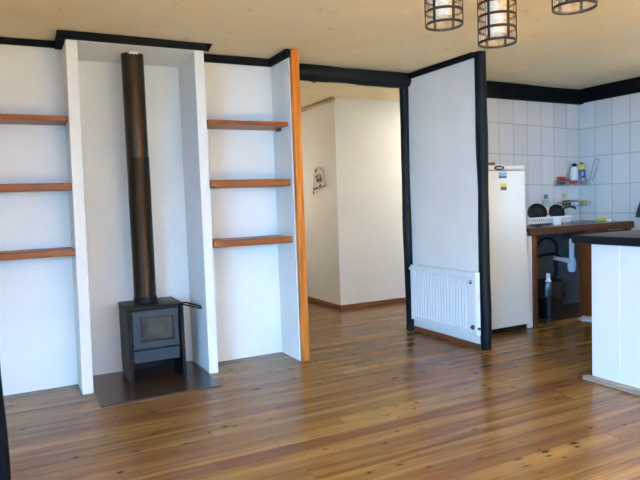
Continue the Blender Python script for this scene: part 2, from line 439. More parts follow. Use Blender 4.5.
# posts and beam
o = obj('orange_post', box(B(), (2.003, 4.295, 0), (2.068, 4.352, 2.47), .004, 1), m_post)
tag(o, 'square varnished orange pine post at the edge of the hall opening', 'post')
o = obj('log_post', log(B(), (3.387, 4.76, 0), (3.383, 4.76, 2.36), .042, 3, wob=.004), m_log, None, 60)
tag(o, 'black painted log post at the hall end of the radiator wall', 'post')
o = obj('log_post', log(B(), (3.452, 3.775, 0), (3.440, 3.775, 2.45), .047, 5), m_log, None, 60)
tag(o, 'black painted log post at the free end of the radiator wall beside the fridge', 'post')
o = obj('log_beam', log(B(), (2.06, 4.77, 2.402), (3.44, 4.735, 2.396), .072, 9, 24, 20, .005), m_log, None, 60)
tag(o, 'thick black painted log beam across the top of the hall opening', 'beam')
o = obj('log_post', log(B(), (-.146, 3.2, 0), (-.146, 3.2, 2.47), .063, 12), m_log, None, 60)
tag(o, 'dark post cut off by the left edge of the photo, standing on the floorboards', 'post')
bm = B(); pts = [(2.36+.13*k/12, 4.86, 2.30+.035*math.sin(math.pi*(k/12)**.7)) for k in range(13)]
pts = [(2.07+.52*k/16, 5.05, 2.405 + .03*math.sin(math.pi*(k/16)) - .02*(k/16)) for k in range(17)]
tube(bm, pts, .005, 8); o = obj('cable', bm, m_cord, None, 60)
tag(o, 'thin dark cable sagging under the ceiling just behind the hall beam', 'cable')

# ------------------------------------------------------------------ shelves
def shelf(x0, x1, y0, z0, z1, label, group, brackets):
    t = thing('shelf', label, 'shelf', ((x0+x1)/2, 4.55, z0), group)
    obj('board', box(B(), (x0, y0, z0), (x1, 4.69, z1), .004, 1), m_shelf, t)
    for k in brackets: obj('support_cleat', box(B(), k[0], k[1], .003, 1), m_shelf, t)
XL, XR = -1.45, .360
for z0, z1, l in ((1.884, 1.916, 'varnished wooden shelf left of the stove alcove, topmost of three'),
                  (1.416, 1.464, 'varnished wooden shelf left of the stove alcove, middle of three'),
                  (.966, 1.014, 'varnished wooden shelf left of the stove alcove, lowest of three')):
    shelf(XL, XR+.029*z0/2.42, 4.42, z0, z1, l, 'shelves left of the stove', [])
for z0, z1, l in ((1.884, 1.916, 'short wooden shelf between stove alcove and orange post, topmost of three'),
                  (1.412, 1.466, 'short wooden shelf between stove alcove and orange post, middle of three'),
                  (.956, 1.008, 'short wooden shelf between stove alcove and orange post, lowest of three')):
    shelf(1.338, 1.993, 4.38, z0, z1, l, 'shelves right of the stove', [((1.976, 4.52, z0-.022), (1.994, 4.60, z0))] if z0 > 1.8 else [])

# ------------------------------------------------------------------ hearth and stove
o = obj('hearth_sheet', box(B(), (.436, 4.035, 0), (1.247, 4.826, .010), .002, 1), m_hearth)
tag(o, 'dark brown metal hearth sheet lying on the floorboards under the stove', 'hearth')
st = thing('wood_stove', 'black cast wood stove with glass door standing in the white alcove', 'stove', (.896, 4.62, .01))
sx0, sx1, sy0, sy1, sz = .692, 1.100, 4.44, 4.81, .560
def sideplate(x0, x1, flange):
    bm = B()
    pr = [(sy0, .01), (sy1-.02, .01), (sy1, .10), (sy1, sz-.008), (sy0+.012, sz-.008), (sy0, sz-.03)]
    a = [bm.verts.new((x0, y, z)) for y, z in pr]; b = [bm.verts.new((x1, y, z)) for y, z in pr]
    bm.faces.new(a); bm.faces.new(b[::-1])
    for k in range(len(pr)): bm.faces.new((a[k], b[k], b[(k+1) % len(pr)], a[(k+1) % len(pr)]))
    box(bm, (flange[0], sy0-.006, .01), (flange[1], sy0+.006, sz-.03), .002, 1)
    return bm
obj('side_plate', sideplate(sx0, sx0+.012, (sx0, sx0+.026)), m_darkmetal, st)
obj('side_plate', sideplate(sx1-.012, sx1, (sx1-.026, sx1)), m_darkmetal, st)
obj('rear_plate', box(B(), (sx0+.012, sy1-.008, .011), (sx1-.012, sy1, sz-.018)), m_darkmetal, st)
obj('top_plate', box(B(), (sx0-.004, sy0-.004, sz-.018), (sx1+.004, sy1, sz), .006, 2), m_darkmetal, st, 40)
bm = B()   # firebox: open at the front behind the door
box(bm, (sx0+.012, sy0+.03, .175), (sx1-.012, sy1-.01, .245)); box(bm, (sx0+.012, sy0+.03, sz-.05), (sx1-.012, sy1-.01, sz-.018))
box(bm, (sx0+.012, sy1-.06, .245), (sx1-.012, sy1-.01, sz-.05)); box(bm, (sx0+.012, sy0+.03, .245), (sx0+.055, sy1-.06, sz-.05)); box(bm, (sx1-.055, sy0+.03, .245), (sx1-.012, sy1-.06, sz-.05))
obj('firebox', bm, m_darkmetal, st)
bm = B(); box(bm, (sx0+.06, sy0+.10, .25), (sx1-.06, sy0+.112, sz-.055)); obj('fire_brick', bm, m_fire, st)
dx0, dx1, dz0, dz1 = sx0+.032, sx1-.042, .248, .528
wx0, wx1, wz0, wz1 = dx0+.062, dx1-.035, dz0+.050, dz1-.052
bm = B()
box(bm, (dx0, sy0-.004, dz0), (wx0, sy0+.020, dz1), .003, 1); box(bm, (wx1, sy0-.004, dz0), (dx1, sy0+.020, dz1), .003, 1)
box(bm, (wx0-.004, sy0-.0038, dz0), (wx1+.004, sy0+.020, wz0), .003, 1); box(bm, (wx0-.004, sy0-.0038, wz1), (wx1+.004, sy0+.020, dz1), .003, 1)
door = obj('door', bm, m_bluegrey, st)
obj('glass_pane', box(B(), (wx0-.003, sy0+.010, wz0-.003), (wx1+.003, sy0+.015, wz1+.003)), m_glass, door)
bm = B()
for a, b in (((wx0-.001, wz0), (wx0+.010, wz1)), ((wx1-.010, wz0), (wx1+.001, wz1)), ((wx0, wz0-.001), (wx1, wz0+.010)), ((wx0, wz1-.010), (wx1, wz1+.001))):
    box(bm, (a[0], sy0-.001, a[1]), (b[0], sy0+.010, b[1]))
obj('glass_seal', bm, m_rubber, door)
bm = B(); tube(bm, [(dx1+.016, sy0-.012, .50), (dx1+.016, sy0-.03, .47), (dx1+.016, sy0-.03, .40), (dx1+.016, sy0-.012, .37)], .008, 10)
obj('door_handle', bm, m_darkmetal, door, 50)
for z in (.265, .47):
    bm = B(); lathe(bm, [(.007, 0), (.007, .035)], (dx0-.003, sy0-.006, z), 12); obj('hinge', bm, m_darkmetal, door, 50)
dr = obj('ash_drawer', box(B(), (dx0+.002, sy0-.002, .150), (dx1, sy0+.10, .238), .003, 1), m_bluegrey, st)
bm = B(); tube(bm, [(sx1+.01, 4.60, .50), (sx1+.06, 4.57, .50), (sx1+.13, 4.50, .478), (sx1+.145, 4.475, .47), (sx1+.138, 4.455, .463), (sx1+.12, 4.455, .468), (sx1+.05, 4.485, .49), (sx1-.004, 4.50, .505)], .0055, 10)
for v in bm.verts: v.co.z += .035
obj('damper_rod', bm, m_darkmetal, st, 60)
bm = B(); lathe(bm, [(.092, sz-.002), (.092, sz+.006), (.086, sz+.012), (.085, sz+.05), (.083, sz+.052)], (.857, 4.60, 0), 40)
obj('flue_collar', bm, m_darkmetal, st, 40)
pp = thing('stove_pipe', 'tall brown steel flue pipe rising from the wood stove into the alcove ceiling', 'pipe', (.852, 4.60, sz+.053))
bm = B(); lathe(bm, [(.0815, sz+.053), (.0815, 1.64), (.083, 1.642), (.083, 1.652)], (.857, 4.60, 0), 48); obj('lower_section', bm, m_pipe, pp, 40)
bm = B(); lathe(bm, [(.0795, 1.64), (.0795, 2.400)], (.855, 4.598, 0), 48); obj('upper_section', bm, m_pipe, pp, 40)
bm = B(); n = 14; rnd = random.Random(4); lo = []; hi = []
for k in range(n+1):
    a = math.radians(-125 + 62*k/n); r = .083+rnd.uniform(0, .008); e = min(1, k/3, (n-k)/3)
    lo.append(bm.verts.new((.855+.081*math.cos(a), 4.598+.081*math.sin(a), 2.396-e*rnd.uniform(.004, .013)))); hi.append(bm.verts.new((.855+r*math.cos(a), 4.598+r*math.sin(a), 2.404)))
for k in range(n): bm.faces.new((lo[k], lo[k+1], hi[k+1], hi[k]))
obj('torn_foil_seal', bm, m_foil, pp)

# ------------------------------------------------------------------ radiator
ra = thing('radiator', 'white fluted panel radiator on the narrow wall between two black log posts', 'radiator', (3.36, 4.17, .12))
bm = B(); y0, y1, z0, z1, xf = 3.745, 4.65, .135, .640, 3.325
# pressed front sheet with vertical flutes
ys = [y0, y0+.005]; xs = [xf+.006, xf]
nf = 20; a, b = y0+.10, y1-.02
pr = [(y0, xf+.006), (y0+.006, xf), (a, xf)]
for k in range(nf):
    w = (b-a)/nf; s = a+k*w
    pr += [(s+w*.22, xf), (s+w*.34, xf+.018), (s+w*.66, xf+.018), (s+w*.78, xf)]
pr += [(y1-.006, xf), (y1, xf+.006)]
zs = [(z0, 0), (z0+.035, 0), (z0+.055, 1), (z1-.055, 1), (z1-.035, 0), (z1, 0)]
rows = []
for z, kf in zs:
    rows.append([bm.verts.new((xf+(x-xf)*kf if a-.001 <= y <= b+.001 else x, y, z)) for y, x in pr])
for i in range(len(zs)-1):
    for k in range(len(pr)-1): bm.faces.new((rows[i][k], rows[i][k+1], rows[i+1][k+1], rows[i+1][k]))
obj('front_panel', bm, m_rad, ra, 35)
obj('rear_panel', box(B(), (xf+.036, y0+.01, z0+.01), (xf+.046, y1-.01, z1-.01), .003, 1), m_rad, ra)
bm = B(); box(bm, (xf+.001, y0+.004, z0-.004), (xf+.046, y0+.010, z1+.004)); obj('end_cover', bm, m_rad, ra)
bm = B(); box(bm, (xf+.001, y1-.010, z0-.004), (xf+.046, y1-.004, z1+.004)); obj('end_cover', bm, m_rad, ra)
bm = B(); n = 40
box(bm, (xf, y0+.004, z1), (xf+.010, y1-.004, z1+.012), .002, 1); box(bm, (xf+.038, y0+.004, z1), (xf+.047, y1-.004, z1+.012), .002, 1)
for k in range(n+1):
    y = y0+.006+(y1-y0-.018)*k/n; box(bm, (xf+.008, y, z1+.002), (xf+.042, y+.008, z1+.010))
obj('top_grille', bm, m_rad, ra)
for z in (.575, .20):
    bm = B(); lathe(bm, [(.0, 0), (.020, 0), (.020, .010), (.012, .014), (.012, .022), (0, .022)], (xf+.002, y0+.06 if z > .3 else y0+.04, z), 16, axis=(-1, 0, 0)); obj('vent_plug', bm, m_knob if z < .3 else m_chrome, ra, 40)
bm = B(); tube(bm, [(xf+.025, y0+.005, .19), (xf+.025, y0-.014, .19)], .011, 12); obj('outlet_stub', bm, m_knob, ra, 40)
bm = B(); tube(bm, [(xf+.03, y1-.006, .61), (xf+.03, y1+.045, .61)], .013, 12); obj('inlet_stub', bm, m_rad, ra, 40)
for y in (3.95, 4.42):
    obj('wall_bracket', box(B(), (xf+.044, y-.012, .2), (3.412, y+.012, .6), .002, 1), m_rad, ra)

# ------------------------------------------------------------------ kitchen island
isl = thing('kitchen_island', 'white panelled kitchen island under a dark slab at the right edge', 'island', (4.0, 2.0, 0))
obj('countertop', box(B(), (3.40, 1.0, .932), (5.08, 2.87, .988), .012, 3), m_slab, isl, 40)  # far part, out of view, lengthened to block light reaching under the counter
bm = B(); box(bm, (3.463, 1.06, .012), (5.0, 2.745, .932), .003, 1); obj('carcass', bm, m_panel, isl)
obj('side_panel', box(B(), (3.452, 2.540, .03), (3.464, 2.748, .930), .002, 1), m_panel, isl)
obj('side_panel', box(B(), (3.4535, 1.06, .03), (3.464, 2.540, .930), .002, 1), m_panel, isl)
obj('kick_board', box(B(), (3.405, 1.06, 0), (3.463, 2.79, .028), .004, 1), m_greyboard, isl, None, None, 'weathered grey board along the foot')

# ------------------------------------------------------------------ fridge
fr = thing('refrigerator', 'tall cream white fridge behind the black log post by the tiled wall', 'fridge', (4.03, 4.43, 0))
fx0, fx1, fy = 3.755, 4.309, 4.105
obj('cabinet', box(B(), (fx0, fy+.055, .045), (fx1, 4.74, 1.525), .008, 2), m_fridge, fr, 40)
obj('door', box(B(), (fx0, fy, .055), (fx1, fy+.05, 1.500), .010, 3), m_fridge, fr, 40)
obj('door_seal', box(B(), (fx0+.008, fy+.045, .06), (fx1-.008, fy+.058, 1.515)), m_trimgrey, fr)
obj('top_cap', box(B(), (fx0-.002, fy+.002, 1.506), (fx1+.002, 4.74, 1.548), .008, 2), m_fridge, fr, 40)
obj('plinth', box(B(), (fx0+.02, fy+.05, .012), (fx1-.02, 4.70, .05)), m_rubber, fr)
for x in (fx0+.05, fx1-.05):
    for y in (fy+.09, 4.66):
        bm = B(); lathe(bm, [(.02, 0), (.02, .045)], (x, y, 0), 12); obj('foot', bm, m_rubber, fr, 40)
bm = B(); lathe(bm, [(.062, 0), (.062, .005), (.05, .007)], (3.995, fy-.0, 1.522), 32, .95, .40, axis=(0, -1, 0))
bd = B(); lathe(bd, [(.060, 0), (.060, .006), (.052, .008)], (0, 0, 0), 32, 1, .34)
bm.free()
for v in bd.verts: v.co = Vector((3.995+v.co.x, fy+.002-v.co.z, 1.524+v.co.y))
badge = obj('badge', bd, m_dark, fr, 40)
bm = B()
for k, w in enumerate((.008, .007, .009, .007, .008)): box(bm, (3.962+k*.014, fy-.0072, 1.517), (3.962+k*.014+w, fy-.0058, 1.529))
obj('badge_lettering', bm, m_foil, badge)
def magnet(x0, x1, z0, z1, label, parts):
    t = thing('fridge_magnet', label, 'magnet', ((x0+x1)/2, fy, z0), 'magnets on the fridge door')
    for nm, lo, hi, m in parts: obj(nm, box(B(), (lo[0], fy-.004, lo[1]), (hi[0], fy, hi[1]), .001, 1), m, t)
m_skyblue = mat('picture_blue', (.16, .34, .60), .4); m_navy = mat('picture_navy', (.02, .04, .08), .4); m_purple = mat('purple_print', (.06, .02, .05), .4)
magnet(3.933, 4.029, 1.432, 1.478, 'blue picture magnet on the fridge door just below the oval badge', [('picture', (3.935, 1.447), (4.029, 1.482), m_skyblue), ('lower_band', (3.935, 1.432), (4.029, 1.447), m_navy)])
magnet(3.955, 4.027, 1.323, 1.379, 'yellow and dark purple magnet lower on the fridge door', [('yellow_band', (3.955, 1.352), (4.030, 1.382), m_yellow), ('purple_band', (3.958, 1.323), (4.027, 1.352), m_purple)])
for ch in fr.children:
    for v in ch.data.vertices: v.co.x -= .034*(v.co.z)
    for c2 in ch.children:
        for v in c2.data.vertices: v.co.x -= .034*v.co.z
t = thing('tray', 'small brown tray lying on top of the fridge', 'tray', (3.86, 4.25, 1.548))
bm = B(); box(bm, (3.77, 4.16, 1.548), (3.95, 4.36, 1.556), .003, 1); obj('tray_base', bm, m_brownobj, t)
bm = B()
for lo, hi in (((3.77, 4.16), (3.95, 4.17)), ((3.77, 4.35), (3.95, 4.36)), ((3.77, 4.17), (3.78, 4.35)), ((3.94, 4.17), (3.95, 4.35))): box(bm, (*lo, 1.552), (*hi, 1.578), .002, 1)
obj('rim', bm, m_brownobj, t)
o = obj('white_cloth', box(B(), (3.99, 4.2, 1.548), (4.12, 4.36, 1.562), .006, 3), m_white, None, 40); tag(o, 'folded white cloth on top of the fridge beside the brown tray', 'cloth')

# ------------------------------------------------------------------ kitchen counter
kc = thing('kitchen_counter', 'open kitchen counter with dark worktop and brown wooden front edge along the tiled wall', 'counter', (5.05, 4.5, 0))
bm = B()
hx0, hx1, hy0, hy1 = 5.43, 5.66, 4.30, 4.70     # sink cut-out
box(bm, (4.325, 4.135, .924), (hx0, 4.86, .957), .003, 1); box(bm, (hx1, 4.135, .924), (5.83, 4.90, .957), .003, 1)
box(bm, (hx0-.004, 4.135, .924), (hx1+.004, hy0, .957)); box(bm, (hx0-.004, hy1, .924), (hx1+.004, 4.88, .957))
obj('worktop', bm, m_worktop, kc)
obj('front_edge', box(B(), (4.325, 4.112, .885), (5.83, 4.137, .957), .003, 1), m_brownx, kc)
for x0, x1 in ((4.392, 4.448), (5.098, 5.162)):
    obj('leg', box(B(), (x0, 4.14, 0), (x1, 4.21, .889), .003, 1), m_brown, kc)
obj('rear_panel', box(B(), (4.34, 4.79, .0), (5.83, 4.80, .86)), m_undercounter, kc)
obj('rear_rail', box(B(), (4.40, 4.80, .80), (5.8, 4.84, .92)), m_brownx, kc)
obj('end_panel', box(B(), (4.330, 4.155, .0), (4.391, 4.175, .885), .002, 1), m_panel, kc)
obj('leg', box(B(), (5.765, 4.14, 0), (5.825, 4.21, .889), .003, 1), m_brown, kc)
d_ = obj('cabinet_door', box(B(), (5.164, 4.165, .02), (5.76, 4.185, .875), .003, 1), m_brown, kc)
bm = B(); lathe(bm, [(.006, 0), (.006, .015), (.014, .02), (.014, .028), (0, .032)], (5.66, 4.165, .6), 16, axis=(0, -1, 0)); obj('knob', bm, m_knob, d_, 40)
sk = thing('kitchen_sink', 'steel sink let into the worktop with white plastic drain pipe below', 'sink', (5.47, 4.5, .72))
bm = B(); w = .006
box(bm, (hx0, hy0, .770), (hx1, hy1, .776)); box(bm, (hx0, hy0, .776), (hx0+w, hy1, .959)); box(bm, (hx1-w, hy0, .776), (hx1, hy1, .959)); box(bm, (hx0+w, hy0, .776), (hx1-w, hy0+w, .959)); box(bm, (hx0+w, hy1-w, .776), (hx1-w, hy1, .959))
obj('basin', bm, m_chrome, sk)
px_, py_ = 5.463, 4.60
bm = B(); lathe(bm, [(.034, .50), (.034, .56), (.028, .565), (.028, .77)], (px_, py_, 0), 24); obj('drain_pipe', bm, m_white, sk, 40)
bm = B(); lathe(bm, [(.0, .405), (.03, .407), (.043, .425), (.046, .47), (.046, .53), (.036, .545), (.036, .56)], (px_, py_, 0), 24); obj('bottle_trap', bm, m_white, sk, 40)
bm = B(); tube(bm, [(px_-.03, py_, .53), (px_-.10, py_+.01, .545), (px_-.12, py_+.01, .548)], .027, 16); tube(bm, [(px_-.10, py_+.01, .545), (px_-.24, py_+.03, .575)], .021, 16); obj('waste_arm', bm, m_white, sk, 40)
def hose(pts, r, label, m=m_rubber):
    # Catmull-Rom through the points
    P = [Vector(p) for p in pts]; Q = []
    for i in range(len(P)-1):
        p0 = P[max(i-1, 0)]; p1 = P[i]; p2 = P[i+1]; p3 = P[min(i+2, len(P)-1)]
        for k in range(8):
            t = k/8; Q.append(.5*((2*p1)+(p2-p0)*t+(2*p0-5*p1+4*p2-p3)*t*t+(3*p1-p0-3*p2+p3)*t**3))
    Q.append(P[-1]); bm = B(); tube(bm, Q, r, 10); o = obj('water_hose', bm, m, None, 60)
    return tag(o, label, 'hose')
hose([(5.05, 4.72, .0), (5.05, 4.72, .40), (5.04, 4.72, .62), (5.08, 4.70, .76), (5.18, 4.66, .79), (5.27, 4.64, .72), (5.29, 4.66, .60)], .014, 'black hose arching under the counter behind the black bin')
hose([(4.84, 4.765, .585), (5.05, 4.765, .585), (5.25, 4.765, .60), (5.40, 4.768, .60)], .018, 'black pipe running level along the wall under the counter')
hose([(5.30, 4.72, .0), (5.29, 4.72, .25), (5.33, 4.70, .42), (5.30, 4.68, .52), (5.34, 4.68, .60)], .022, 'thick black hose hanging beside the white drain pipe')
hose([(4.82, 4.76, .72), (4.88, 4.74, .74), (4.95, 4.73, .70), (5.0, 4.74, .66)], .012, 'short black hose curling near the left counter leg')

# bin with liner
bn = thing('waste_bin', 'black bin with a black liner folded over its rim under the counter', 'bin', (4.868, 4.38, 0))
bm = B(); lathe(bm, [(.118, 0), (.122, .004), (.145, .372), (.138, .376), (.134, .36), (.11, .02), (0, .02)], (4.868, 4.38, 0), 36); obj('tub', bm, m_blackware, bn, 40)
bm = B(); n = 48; rnd = random.Random(8); ph = [rnd.uniform(0, 6) for _ in range(3)]
prof = [(.150, .235, .016), (.153, .30, .012), (.156, .365, .006), (.149, .386, .002), (.136, .380, .002), (.130, .33, .004), (.10, .312, .003), (.001, .308, 0)]
rings = []
for r, z, am in prof:
    rg = []
    for k in range(n):
        a = 2*math.pi*k/n; wv = math.sin(7*a+ph[0])*.6+math.sin(13*a+ph[1])*.5
        rg.append(bm.verts.new((4.868+(r+am*wv*.5)*math.cos(a), 4.38+(r+am*wv*.5)*math.sin(a), z+am*1.6*math.sin(5*a+ph[2]))))
    rings.append(rg)
for i in range(len(rings)-1):
    for k in range(n): bm.faces.new((rings[i][k], rings[i][(k+1) % n], rings[i+1][(k+1) % n], rings[i+1][k]))
obj('bin_liner', bm, m_blacksheet, bn, 60)
def bottle(name, label, cat, c, prof, m, cap=None, capm=None, n=24, sx=1, sy=1, extra=None, group=None):
    t = thing(name, label, cat, c, group)
    bm = B(); lathe(bm, prof, c, n, sx, sy); obj('body', bm, m, t, 40)
    if cap: bm = B(); lathe(bm, cap, c, n, sx, sy); obj('cap', bm, capm, t, 40)
    return t
bottle('plastic_bottle', 'small white plastic bottle standing in the black bin under the counter', 'bottle', (4.83, 4.36, .314), [(.026, 0), (.029, .004), (.029, .075), (.017, .095), (.014, .10)], m_white, [(.018, .10), (.021, .104), (.021, .145), (.016, .15)], m_white)
# rag on the floor by the cabinet
bm = B(); nx_, ny_ = 22, 12; g = []
rnd = random.Random(2)
for i in range(nx_+1):
    g.append([])
    for j in range(ny_+1):
        u = i/nx_; v = j/ny_; e = min(u, 1-u, v, 1-v)
        z = .006 + .030*min(1, e*6)*(.6+.5*math.sin(u*9+v*4)*math.sin(v*7-u*3))
        g[-1].append(bm.verts.new((4.98+.34*u+.02*math.sin(v*9), 3.98+.16*v+.02*math.sin(u*11), z)))
for i in range(nx_):
    for j in range(ny_): bm.faces.new((g[i][j], g[i+1][j], g[i+1][j+1], g[i][j+1]))
o = obj('floor_rag', bm, m_rag, None, 60); so = o.modifiers.new('t', 'SOLIDIFY'); so.thickness = .006; so.offset = -1
tag(o, 'crumpled grey rag on the floor in front of the brown counter door', 'rag')

# ------------------------------------------------------------------ things on the worktop
WZ = .957
dk = thing('dish_rack', 'white slotted plastic dish rack on the worktop beside the fridge', 'dish rack', (4.93, 4.50, WZ))
rx0, rx1, ry0, ry1 = 4.62, 5.245, 4.42, 4.72
bm = B(); box(bm, (rx0+.02, ry0+.02, WZ+.012), (rx1-.02, ry1-.02, WZ+.020), .003, 1)
for x in (rx0+.05, rx1-.05):
    for y in (ry0+.05, ry1-.05): box(bm, (x-.012, y-.012, WZ), (x+.012, y+.012, WZ+.014))
obj('tray_base', bm, m_white, dk)
bm = B(); RZ0, RZ1 = WZ+.016, WZ+.082
for lo, hi in (((rx0-.012, ry0-.012), (rx1+.012, ry0+.006)), ((rx0-.012, ry1-.006), (rx1+.012, ry1+.012)), ((rx0-.012, ry0+.006), (rx0+.006, ry1-.006)), ((rx1-.006, ry0+.006), (rx1+.012, ry1-.006))): box(bm, (*lo, RZ1-.020), (*hi, RZ1), .004, 1)
obj('rim', bm, m_white, dk)
bm = B()
for k in range(22):
    x = rx0+.006+(rx1-rx0-.024)*k/21
    for y in (ry0+.002, ry1-.008): box(bm, (x, y, RZ0), (x+.013, y+.006, RZ1-.016))
for k in range(10):
    y = ry0+.01+(ry1-ry0-.03)*k/9
    for x in (rx0+.002, rx1-.008): box(bm, (x, y, RZ0), (x+.006, y+.013, RZ1-.016))
obj('slotted_side', bm, m_white, dk)
cu = thing('cutlery_cup', 'white cutlery cup hooked on the front of the dish rack', 'cup', (5.0, 4.355, WZ))
bm = B(); lathe(bm, [(.040, 0), (.044, .075), (.040, .075), (.036, .006), (0, .006)], (4.965, 4.36, WZ), 24, 1.15, .85); obj('cup_body', bm, m_white, cu, 40)
def disc(name, label, c, r, nrm, cat, group):
    t = thing(name, label, cat, (c[0], c[1], c[2]-r), group)
    bm = B(); lathe(bm, [(0, 0), (r*.55, 0), (r*.9, .018), (r, .030), (r*.97, .034), (r*.86, .023), (r*.52, .006), (0, .005)], c, 40, axis=nrm); obj('dish_body', bm, m_blackware, t, 40)
    return t
disc('black_bowl', 'black dish propped upright in the dish rack at the end nearest the fridge', (4.855, 4.525, WZ+.022+.098), .098, (-.55, -.80, .22), 'dish', 'black dishes in the rack')
disc('black_bowl', 'black dish propped upright in the dish rack right of the clear bottle', (5.125, 4.52, WZ+.022+.088), .088, (-.35, -.9, .26), 'dish', 'black dishes in the rack')
b = bottle('water_bottle', 'clear plastic bottle with teal cap standing behind the dish rack', 'bottle', (5.285, 4.79, WZ), [(.040, 0), (.048, .008), (.048, .08), (.045, .09), (.048, .10), (.048, .19), (.040, .225), (.020, .262), (.017, .268)], m_pet, [(.024, .266), (.024, .306), (.02, .31)], m_teal)
bm = B(); lathe(bm, [(.0488, .105), (.0488, .165)], (5.285, 4.79, WZ), 24); obj('paper_band', bm, m_white, b, 40)
# cutlery lying at the foot of the rack
for k, (x, y, a, L, m_) in enumerate(((4.62, 4.25, .15, .20, m_chrome), (4.78, 4.30, -.1, .19, m_chrome))):
    t = thing('table_knife', ('steel knife lying on the worktop nearest the fridge', 'steel knife lying on the worktop in front of the dish rack')[k], 'knife', (x, y, WZ), 'knives on the worktop')
    R = Matrix.Rotation(a, 3, 'Z')
    obj('blade', box(B(), (x, y-.008, WZ), (x+L*.55, y+.008, WZ+.002), 0, 1, R, (x, y, WZ)), m_chrome, t)
    obj('handle', box(B(), (x-L*.45, y-.008, WZ), (x, y+.008, WZ+.012), .003, 2, R, (x, y, WZ)), m_rubber, t)
# faucet
fa = thing('faucet', 'dark curved tap rising behind the sink next to the dish rack', 'tap', (5.50, 4.79, WZ))
bm = B(); lathe(bm, [(.028, 0), (.026, .012), (.016, .02), (.016, .06)], (5.50, 4.79, WZ), 20); obj('tap_base', bm, m_knob, fa, 40)
bm = B(); pts = []
for k in range(13):
    a = k/12; pts.append((5.50+.02*a, 4.79-.02*a-.20*max(0, a-.35)*1.3, WZ+.05+.20*math.sin(a*math.pi*.62)))
pts = [(5.50, 4.79, WZ+.05), (5.505, 4.79, WZ+.09), (5.53, 4.785, WZ+.13), (5.57, 4.775, WZ+.155), (5.62, 4.755, WZ+.165), (5.66, 4.73, WZ+.155), (5.67, 4.715, WZ+.135)]
tube(bm, pts, .013, 12); obj('spout', bm, m_knob, fa, 60)
bm = B(); tube(bm, [(5.49, 4.775, WZ+.06), (5.46, 4.72, WZ+.075), (5.455, 4.71, WZ+.076)], .007, 10); obj('lever', bm, m_knob, fa, 60)
o = obj('sponge', box(B(), (5.67, 4.40, WZ), (5.80, 4.46, WZ+.032), .008, 2), m_yellow, None, 40); tag(o, 'yellow sponge on the worktop right of the sink', 'sponge')
o = obj('soap_bar', box(B(), (5.675, 4.30, WZ), (5.725, 4.335, WZ+.022), .007, 3), m_white, None, 40); tag(o, 'small white soap bar on the worktop in front of the yellow sponge', 'soap')

# ------------------------------------------------------------------ wire corner racks
def caddy(label, z, lx, ly, loop):
    t = thing('wire_rack', label, 'wire rack', (5.9, 4.85, z), 'wire racks in the tiled corner')
    cx, cy = 6.010, 4.940
    def arc(s, zz, n=20):
        out = []
        for k in range(n+1):
            a = math.pi/2*k/n; out.append((cx-lx*s*math.cos(a)**.8, cy-.048*lx*s*math.cos(a)**.8-ly*s*math.sin(a)**.8-.0, zz))
        return out
    bm = B()
    for zz in (z, z+.045):
        for s in ((1,) if zz > z else (1, .72, .44)):
            p = arc(s, zz); tube(bm, p, .0045, 8)
        tube(bm, [arc(1, zz)[0], (cx, cy, zz), arc(1, zz)[-1]], .0045, 8)
    p0 = arc(1, z); p1 = arc(1, z+.045)
    for k in range(0, 21, 2): tube(bm, [p0[k], p1[k]], .0028, 6)
    for k in range(2, 19, 2): tube(bm, [p0[k], (cx-.01, cy-.01, z)], .0028, 6)
    obj('basket', bm, m_wire, t, 60)
    if loop:
        bm = B(); tube(bm, [(6.013, 4.80, z+.04), (6.013, 4.76, z+.20), (6.013, 4.74, z+.275), (6.013, 4.70, z+.29), (6.013, 4.675, z+.27), (6.013, 4.70, z+.20), (6.013, 4.765, z+.04)], .005, 8); obj('hanging_loop', bm, m_chrome, t, 60)
    return t
UZ, LZ = 1.368, 1.125
caddy('upper grey wire rack fixed in the tiled corner holding two bottles', UZ, .44, .13, True)
caddy('lower grey wire rack fixed in the tiled corner above the tap', LZ, .40, .15, False)
bottle('detergent_bottle', 'white bottle with black cap on the upper wire rack', 'bottle', (5.838, 4.870, UZ+.006), [(.044, 0), (.050, .008), (.052, .13), (.046, .18), (.032, .205)], m_white, [(.034, .20), (.030, .232), (.018, .240)], m_rubber, 24, 1, .7)
b = bottle('cleaner_bottle', 'blue bottle with yellow shoulder and dark cap on the upper wire rack', 'bottle', (5.948, 4.862, UZ+.006), [(.044, 0), (.050, .006), (.050, .165), (.048, .17)], m_blue, [(.020, .225), (.020, .248), (.016, .25)], m_knob, 24, 1, .75)
bm = B(); lathe(bm, [(.048, .170), (.046, .195), (.026, .222), (.020, .226)], (5.948, 4.862, UZ+.006), 24, 1, .75); obj('yellow_shoulder', bm, m_yellow, b, 40)
bm = B()
pass
for lo, hi in (((-.022, .05), (.012, .075)), ((-.022, .100), (-.006, .145))): obj('label_mark', box(B(), (5.945+lo[0]-.012, 4.820, UZ+lo[1]), (5.945+hi[0]-.012, 4.828, UZ+hi[1])), m_white, b)
t = thing('scrub_brush', 'red scrubbing brush lying at the left end of the upper wire rack', 'brush', (5.62, 4.89, UZ+.02))
bm = B(); lathe(bm, [(0, -.016), (.05, -.012), (.062, 0), (.05, .016), (0, .022)], (5.645, 4.89, UZ+.078), 24, 1.1, .55)
tube(bm, [(5.69, 4.89, UZ+.075), (5.74, 4.885, UZ+.058), (5.785, 4.88, UZ+.050)], .012, 10); obj('brush_body', bm, m_red, t, 50)
bm = B(); lathe(bm, [(.045, 0), (.052, .058)], (5.645, 4.89, UZ+.006), 20, 1.1, .5); obj('bristles', bm, m_knob, t, 50)
